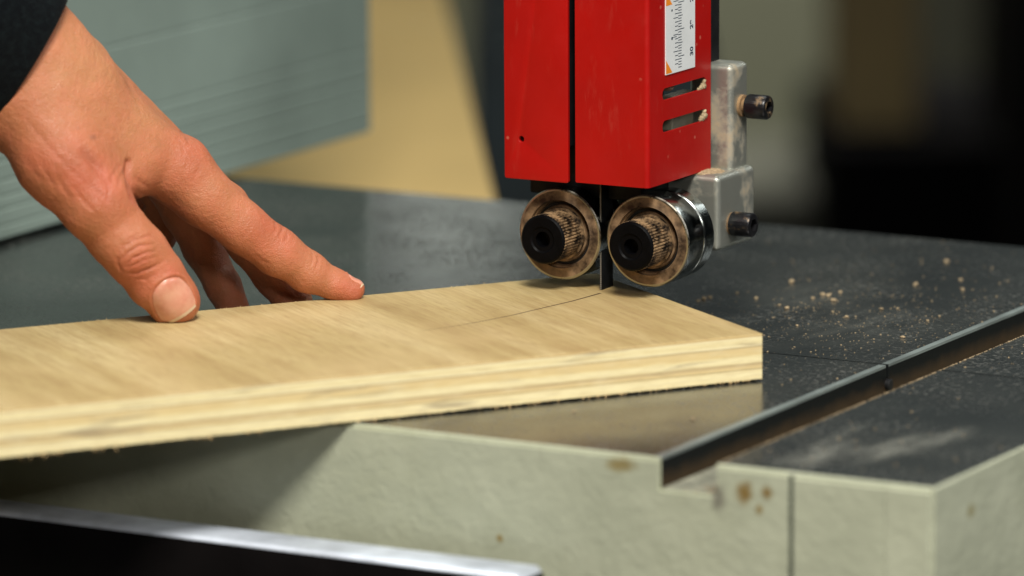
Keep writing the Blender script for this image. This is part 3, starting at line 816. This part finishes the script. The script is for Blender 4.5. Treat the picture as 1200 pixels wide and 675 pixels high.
# tendons and veins
groove([(70, 60), (120, 110), (180, 160)], 9, -.5); groove([(60, 90), (110, 130), (170, 178)], 12, -.5); groove([(60, 120), (90, 135), (130, 160), (150, 182)], 4.5, -.35)
# nail beds
def tframe(pt, axis_px, nrm):
    a = np.array([axis_px[0], -axis_px[1], 0.]); a /= np.linalg.norm(a); n_ = np.array(nrm, float); n_ -= a*(n_ @ a); n_ /= np.linalg.norm(n_); return a, n_, np.cross(a, n_)
def project(p0, n_):
    p = p0 + n_*10.; s0 = np.zeros(len(p0))
    for _ in range(40):
        d = hand_sdf(p); st = np.where(s0 > 13, 0, d*.8); p = p - st[:, None]*n_; s0 += st
    miss = s0 > 13                              # rays that pass beside the finger fall back on the nearest skin
    for _ in range(25):
        d = hand_sdf(p); gr = np.stack([hand_sdf(p+np.eye(3)[k]*.2)-d for k in range(3)], 1)/.2
        p = np.where(miss[:, None], p - gr*(d*.7)[:, None], p)
    return p
nails = []
def nail(px, py, w, axis, nrm, hw, hl, wrap=.0, lift=.35):
    c = loc_(px, py, w); a, n_, s_ = tframe(None, axis, nrm); pts = {}; NU, NV = 14, 14
    keys = [(i, j) for i in range(NU+1) for j in range(NV+1)]; P_ = []; O_ = []
    for i, j in keys:
        u = -1+2*i/NU; v = -1+2*j/NV
        uu = u*math.sqrt(1-.5*v*v*(.85 if v < 0 else .45)); vv = v*math.sqrt(1-.5*u*u*(.9 if v < 0 else .5))
        e = max(abs(u), abs(v)); off = lift*(1-e**4)+(-.25 if e > .99 else .12)
        if v > .99: off = .25
        P_.append(c + a*vv*hl + s_*uu*hw); O_.append(off)
    Q_ = project(np.array(P_), n_)
    for k_, q, off in zip(keys, Q_, O_): pts[k_] = q + n_*off
    nails.append((pts, NU, NV, c, a, n_, s_, hw, hl))
nail(200.5, 353.5, 2141, (17, 27), (.02, .30, -1), 7.6, 7.6, lift=.3)
nail(415, 331, 2183, (26, 12), (.1, 1, .15), 3.6, 3.8, lift=.05)
for pts, NU, NV, c, a, n_, s_, hw, hl in nails:
    R_ = L - c; uu = (R_ @ s_)/hw; vv = (R_ @ a)/hl; nd = R_ @ n_
    rad = (np.abs(uu)**2.6+np.abs(vv)**2.6)**(1/2.6)
    m = (nd > 0)
    disp += m*(.38*np.exp(-((rad-1.10)/.09)**2) - .5*np.exp(-((rad-1.0)/.05)**2) - .25*(rad < .95))*np.where(vv > .85, .3, 1)
fine = np.array([noise.noise(Vector(p*.13))*.30 + noise.noise(Vector(p*.6))*.10 + noise.noise(Vector((p[0]*1.3+p[1]*.6, p[1]*1.3-p[0]*.6, p[2]*.8)))*.06 for p in L])
disp += fine
L2 = L + Nn*disp[:, None]
# the pads press on the board: flatten below its top
Wd = HO + L2[:, :1]*rt + L2[:, 1:2]*up + L2[:, 2:]*fw
BCx = Wd - BC; bxl = BCx @ (-lx); byl = BCx @ ly
onb = (bxl < 0) & (byl > -5) & (byl < BW) & (Wd[:, 2] < BC[2]+BT) & (Wd[:, 2] > BC[2]+BT-9)
Wd[onb, 2] = BC[2]+BT+.02 - .02*(BC[2]+BT-Wd[onb, 2])
# skin colour patches (real reddening over joints and finger tips)
def blob(px, py, r): return np.exp(-(((PX-px)**2+(PY-py)**2)/r**2))
red = .55*blob(222, 178, 30)+.35*blob(330, 275, 26)+.55*blob(120, 225, 30)+.6*blob(160, 320, 26)+.35*blob(60, 185, 40)+.5*blob(205, 320, 16)+.6*blob(415, 340, 22)+.4*blob(300, 262, 30)+.45*blob(232, 350, 16)+.35*blob(90, 200, 30)
yel = .5*blob(90, 90, 55)+.45*blob(170, 150, 40)+.4*blob(110, 50, 45)+.3*blob(280, 245, 24)
spots = 0*PX
for (x_, y_, r_, a_) in ((109, 161, 3.6, .9), (92, 150, 2.2, .45), (138, 118, 2., .3), (150, 138, 1.8, .3), (70, 120, 2, .25), (212, 155, 3, .5), (219, 162, 2.4, .6), (120, 90, 1.8, .25)): spots = spots + a_*blob(x_, y_, r_)
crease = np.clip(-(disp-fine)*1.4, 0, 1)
base = np.array([.45, .160, .072]); redc = np.array([.44, .090, .045]); yelc = np.array([.51, .235, .105]); brn = np.array([.26, .10, .05])
C_ = base[None]*np.ones((nv, 1))
mx = lambda A, B_, f: A*(1-f[:, None])+B_[None]*f[:, None]
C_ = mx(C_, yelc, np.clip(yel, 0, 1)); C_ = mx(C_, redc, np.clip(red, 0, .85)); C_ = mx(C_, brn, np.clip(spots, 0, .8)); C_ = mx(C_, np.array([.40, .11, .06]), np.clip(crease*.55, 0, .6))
mot = np.array([noise.noise(Vector(p*.12+np.array([9, 0, 0]))) + .6*noise.noise(Vector(p*.35)) for p in L]); C_ *= (1+.10*mot)[:, None]; C_[:, 1] *= 1-.07*mot
P0 = np.array([-395., 60., 60.])
Wl = (Wd - P0)*S
me2.vertices.foreach_set('co', Wl.ravel())
ca = me2.color_attributes.new('skin_tone', 'FLOAT_COLOR', 'POINT'); ca.data.foreach_set('color', np.concatenate([C_, np.ones((nv, 1))], 1).ravel())
me2.polygons.foreach_set('use_smooth', [True]*len(me2.polygons)); me2.update()
bmh = bmesh.new(); bmh.from_mesh(me2); bmesh.ops.recalc_face_normals(bmh, faces=bmh.faces); bmh.to_mesh(me2); bmh.free()
m, nt, b = new_mat('skin'); v = coords(nt)
at_ = N(nt, 'ShaderNodeAttribute'); at_.attribute_name = 'skin_tone'
pore = N(nt, 'ShaderNodeTexVoronoi'); pore.feature = 'DISTANCE_TO_EDGE'; pore.inputs['Scale'].default_value = 1100; nt.links.new(v, pore.inputs['Vector'])
c = mix(nt, ramp(nt, noise_tex(nt, v, 420, 5, .7), [(.4, .0), (.75, .28)]), at_.outputs['Color'], (.50, .17, .11))
nt.links.new(c, b.inputs['Base Color'])
b.inputs['Subsurface Weight'].default_value = .15; b.inputs['Subsurface Radius'].default_value = (1.0, .35, .2); b.inputs['Subsurface Scale'].default_value = .0025
nt.links.new(ramp(nt, noise_tex(nt, v, 260, 4), [(.3, .40), (.7, .58)]), b.inputs['Roughness']); b.inputs['Specular IOR Level'].default_value = .45
hh = math_n(nt, 'ADD', math_n(nt, 'MULTIPLY', ramp(nt, pore.outputs['Distance'], [(0, 0.0), (.25, 1.0)]), .6), math_n(nt, 'MULTIPLY', noise_tex(nt, v, 650, 5, .6), 1.2))
bump(nt, b, hh, .8, .2)
me2.materials.append(m); me2.name = 'person'
person = bpy.data.objects.new('person', me2); col.objects.link(person); person.location = P0*S; origin_of['person'] = P0
tag(person, 'person in a black sleeve pressing thumb and fingertips on the plywood board', 'person')
NEDGE = simple('nail_free_edge', (.66, .50, .34), .4, 0, .4, .12, 300)
mn, nt, b = new_mat('fingernail'); v = coords(nt)
nt.links.new(ramp(nt, noise_tex(nt, coords(nt, (1, 1, 1)), 160, 4), [(.3, (.55, .21, .14)), (.7, (.68, .36, .25))]), b.inputs['Base Color'])
b.inputs['Roughness'].default_value = .3; b.inputs['Subsurface Weight'].default_value = .15; b.inputs['Subsurface Scale'].default_value = .002; b.inputs['Coat Weight'].default_value = .2
bump(nt, b, noise_tex(nt, v, 300, 3), .4, .06)
for pts, NU, NV, c, a, n_, s_, hw, hl in nails:
    bm = bmesh.new(); G = {}
    for k, p in pts.items():
        wpt = HO + p[0]*rt + p[1]*up + p[2]*fw
        if wpt[2] < BC[2]+BT+.15: wpt[2] = BC[2]+BT+.15
        G[k] = bm.verts.new(wpt)
    for i in range(NU):
        for j in range(NV): bm.faces.new((G[i, j], G[i+1, j], G[i+1, j+1], G[i, j+1])).material_index = 1 if j >= NV-1 else 0
    finish('fingernail', bm, [mn, NEDGE], person, smooth=180, sub=1)

# sleeve: a thick knitted cuff round the forearm
m, nt, b = new_mat('sleeve_fleece'); v = coords(nt)
nt.links.new(ramp(nt, noise_tex(nt, v, 380, 7, .75), [(.45, (.002, .003, .004)), (.66, (.005, .008, .009)), (.88, (.03, .037, .037))]), b.inputs['Base Color'])
b.inputs['Roughness'].default_value = 1; b.inputs['Specular IOR Level'].default_value = .1; b.inputs['Sheen Weight'].default_value = .03
bump(nt, b, noise_tex(nt, v, 500, 6, .7), 1, .6)
bm = bmesh.new()
e0 = loc_(30, 66, 2137); e1_ = loc_(-301, -130, 2106); ax = (e0-e1_)/np.linalg.norm(e0-e1_)
sd = np.cross(ax, np.array([0, 0, 1.])); sd /= np.linalg.norm(sd); dp = np.cross(sd, ax)
def sl_ring(t, r, rd, th):
    c0 = e1_ + (e0-e1_)*t; ring_ = []
    for k in range(72):
        an = 2*PI*k/72; wob = 1+.03*math.sin(3*an+t*9)+.035*noise.noise(Vector((math.cos(an)*1.5, math.sin(an)*1.5, t*7)))
        slant = ax*(math.sin(an+.3)*th)
        p = c0 + (sd*math.cos(an)*r + dp*math.sin(an)*rd)*wob + slant
        ring_.append(bm.verts.new(HO + p[0]*rt + p[1]*up + p[2]*fw))
    return ring_
RR = [(-1.6, 60, 55), (-.6, 52, 46), (.2, 44, 38), (.5, 39, 35.5), (.62, 40, 35), (.76, 36.5, 33), (.86, 36.2, 33), (.93, 35, 31.5), (.97, 34.8, 31.6), (.992, 34.2, 31), (1.0, 33, 29.8), (.992, 32, 28.6), (.95, 31.4, 27.8), (.7, 31, 27)]
rg = [sl_ring(t, r, rd, 0) for t, r, rd in RR]
for i in range(len(rg)-1):
    for k in range(72): bm.faces.new((rg[i][k], rg[i][(k+1) % 72], rg[i+1][(k+1) % 72], rg[i+1][k]))
bm.faces.new(rg[0])
finish('sleeve', bm, m, person, smooth=180, sub=1)

# ================================================================== SURROUNDINGS
# ribbed grey-green panel standing on the left of the table
bm = bmesh.new()
X0 = -541.; Y0, Y1 = 60., 562.; zt = 420
prof = [(0, 2.0)]
z = 2.0
k = 0
zs_ = []
while z < zt:
    step = (6.0, 7.2, 5.6, 6.6, 8.4, 6.2)[k % 6] if z < 36 else (19, 44, 31, 60)[k % 4]; k += 1
    g_ = .25 if z < 36 else .2
    zs_.append((z, step, g_)); z += step
pr = []
for (z, st, g_) in zs_:
    pr += [(0, z+.9), (0, z+st-.9), (-g_*1.6, z+st-.5), (-g_*1.6, z+st+.4)]
pr = [(-2, 2.0)] + pr + [(-2, zt+3)]
a = [bm.verts.new((X0+x, Y0, z)) for x, z in pr]; b_ = [bm.verts.new((X0+x - .024*(Y1-Y0), Y1, z)) for x, z in pr]
for i in range(len(pr)-1): bm.faces.new((a[i], b_[i], b_[i+1], a[i+1]))
ab = [bm.verts.new((X0-90, Y0, z)) for z in (2, zt+3)]; bb = [bm.verts.new((X0-102, Y1, z)) for z in (2, zt+3)]
bm.faces.new([a[0]] + [ab[0], ab[1]] + a[::-1][:-1]); bm.faces.new([b_[0]] + [bb[0], bb[1]] + b_[::-1][:-1])
bm.faces.new((a[0], b_[0], bb[0], ab[0])); bm.faces.new((a[-1], b_[-1], bb[1], ab[1])); bm.faces.new((ab[0], bb[0], bb[1], ab[1]))
bmesh.ops.triangulate(bm, faces=[f for f in bm.faces if len(f.verts) > 4])
o = finish('ribbed_panel', bm, PANELM, None, origin=(-560, 310, 2)); tag(o, 'tall grey-green ribbed panel standing behind the hand', 'panel')

M0 = Matrix.Rotation(YAW, 4, 'Z')
FL = -1000.
def camrect(px0, px1, w):                     # x-range of a box facing the camera, in its own turned frame
    p, q = at(px0, 300, w), at(px1, 300, w)
    inv = M0.inverted(); return (inv @ Vector(p)).x, (inv @ Vector(q)).x, (inv @ Vector(p)).y
def ztop(px, py, w): return at(px, py, w)[2]
def bgbox(name, px0, px1, py, w, dep, mat, label=None, cat=None, z0=FL, kind=None, bev=4, z1=None):
    x0, x1, y = camrect(px0, px1, w); bm = bmesh.new(); box(bm, x0, x1, y, y+dep, z0, z1 if z1 is not None else ztop((px0+px1)/2, py, w), M=M0)
    c = M0 @ Vector(((x0+x1)/2, y+dep/2, z0)); o = finish(name, bm, mat, None, origin=c, bevel=bev)
    return tag(o, label, cat, kind=kind)
bm = bmesh.new(); box(bm, -6000, 6000, -3000, 8000, FL-20, FL); tag(finish('floor', bm, FLOORM, None), kind='structure')
x0, x1, y = camrect(-4500, 5500, 7600); bm = bmesh.new(); box(bm, x0, x1, y, y+100, FL+.1, -420, M=M0, mat=0); box(bm, x0, x1, y+15, y+100, -419, 2600, M=M0, mat=1)
tag(finish('wall', bm, [WALLM, simple('wall_dark_upper', (.0035, .0045, .005), .95, 0, .05, .3, 1)], None), kind='structure')  # unseen upper part made near black to darken the table's reflection
bgbox('black_cabinet', 965, 1230, 165, 6300, 500, VBLACK, 'low black cabinet far behind the right half of the table', 'cabinet')
bgbox('tall_cabinet', 1200, 1700, -300, 6000, 600, VBLACK, 'tall black cabinet at the right edge of the photo', 'cabinet')
zb = ztop(1097.5, 165, 6300)
bgbox('cardboard_box', 980, 1075, -80, 6400, 250, OCHRE, 'blurred brown box standing on the low black cabinet', 'box', z0=zb+.5)
bgbox('tool_chest', 800, 962, 225, 6500, 400, OLIVE, 'low dark olive chest left of the black cabinet', 'chest')
bgbox('waste_bin', 556, 835, 45, 3900, 350, BLUEBLK, 'dark blue-black bin behind the red blade guard', 'bin')
bgbox('wall_shade_box', 1050, 1250, -250, 7000, 300, simple('wall_shade_olive', (.050, .052, .038), .8, 0, .2, .1, 2), 'dim olive box added to darken the wall behind the brown box', 'wall_shade_box')  # added box that imitates the wall's light falling off to the right
bgbox('added_reflector', 446, 600, -1300, 7350, 200, simple('reflector_grey', (.40, .45, .45), .8, 0, .2, .1, 2), 'pale grey slab added out of view to brighten the table reflection', 'added_reflector', z0=-418.5)  # unseen slab, added only to brighten the reflection in the table
# tan topped bench beyond the table
zt_ = -62.
wb = thing('workbench', tuple(on_z(430, 120, zt_)[:2])+(FL,), 'low workbench with a broad tan top beyond the table', 'workbench')
bm = bmesh.new()
q = [on_z(*c_, zt_) for c_ in ((60, 300), (596, 300), (512, -40), (330, -40))]
t_ = [bm.verts.new(p) for p in q]; l_ = [bm.verts.new(p-np.array([0, 0, 30])) for p in q]
bm.faces.new(t_); bm.faces.new(l_)
for i in range(4): bm.faces.new((t_[i], t_[(i+1) % 4], l_[(i+1) % 4], l_[i]))
finish('bench_top', bm, TANM, wb)
bm = bmesh.new(); cen = sum(q)/4
t_ = [bm.verts.new(cen+(p-cen)*.9-np.array([0, 0, 30.5])) for p in q]; l_ = [bm.verts.new(Vector((v_.co.x, v_.co.y, FL+.5))) for v_ in t_]
bm.faces.new(t_); bm.faces.new(l_)
for i in range(4): bm.faces.new((t_[i], t_[(i+1) % 4], l_[(i+1) % 4], l_[i]))
finish('bench_base', bm, OLIVE, wb)

# ================================================================== LIGHT
def area(name, loc, target, size, power, color, sy=None):
    l = bpy.data.lights.new(name, 'AREA'); l.size = size*S; l.energy = power; l.color = color
    if sy: l.shape = 'RECTANGLE'; l.size_y = sy*S
    o = bpy.data.objects.new(name, l); col.objects.link(o); o.location = Vector(loc)*S
    d = Vector(target)-Vector(loc); o.rotation_euler = d.to_track_quat('-Z', 'Y').to_euler(); return o
area('lamp_key', (430, -880, 1580), (-230, 120, 20), 480, 54, (1, .96, .88))
area('lamp_low', (1250, -1250, 820), (-250, 60, 0), 260, 9, (1, .96, .9))
area('lamp_side', (1500, 200, 1100), (-200, 200, 40), 500, 9, (.93, .97, 1), 900)
area('lamp_room', (-1900, 4800, 2000), (-2700, 7000, -700), 1600, 420, (1, .95, .85))
area('lamp_tube', (350, 2500, 1200), (-200, 200, 40), 900, 3.2, (.95, 1, .98), 90)
area('lamp_tube', (900, 2300, 1150), (-200, 200, 40), 700, 1.0, (.95, 1, .98), 80)
area('lamp_left', (-500, 900, 1700), (-600, 400, 0), 600, 7.5, (.94, 1, .98))
w = bpy.data.worlds.new('World'); scn.world = w; w.use_nodes = True
bg = w.node_tree.nodes['Background']; bg.inputs[0].default_value = (.62, .75, .78, 1); bg.inputs[1].default_value = .012

# ================================================================== CAMERA
cd = bpy.data.cameras.new('camera'); cam = bpy.data.objects.new('camera', cd); col.objects.link(cam)
cd.sensor_width = 36; cd.lens = 36*F/1200; cd.clip_start = .05; cd.clip_end = 100
Mx = Matrix(((rt[0], up[0], -fw[0], CO[0]*S), (rt[1], up[1], -fw[1], CO[1]*S), (rt[2], up[2], -fw[2], CO[2]*S), (0, 0, 0, 1)))
cam.matrix_world = Mx
cd.dof.use_dof = True; cd.dof.focus_distance = 2.180; cd.dof.aperture_fstop = 6.7
scn.camera = cam
scn.render.engine = 'CYCLES'
scn.view_settings.view_transform = 'Standard'; scn.view_settings.look = 'None'; scn.view_settings.exposure = 0; scn.view_settings.gamma = 1
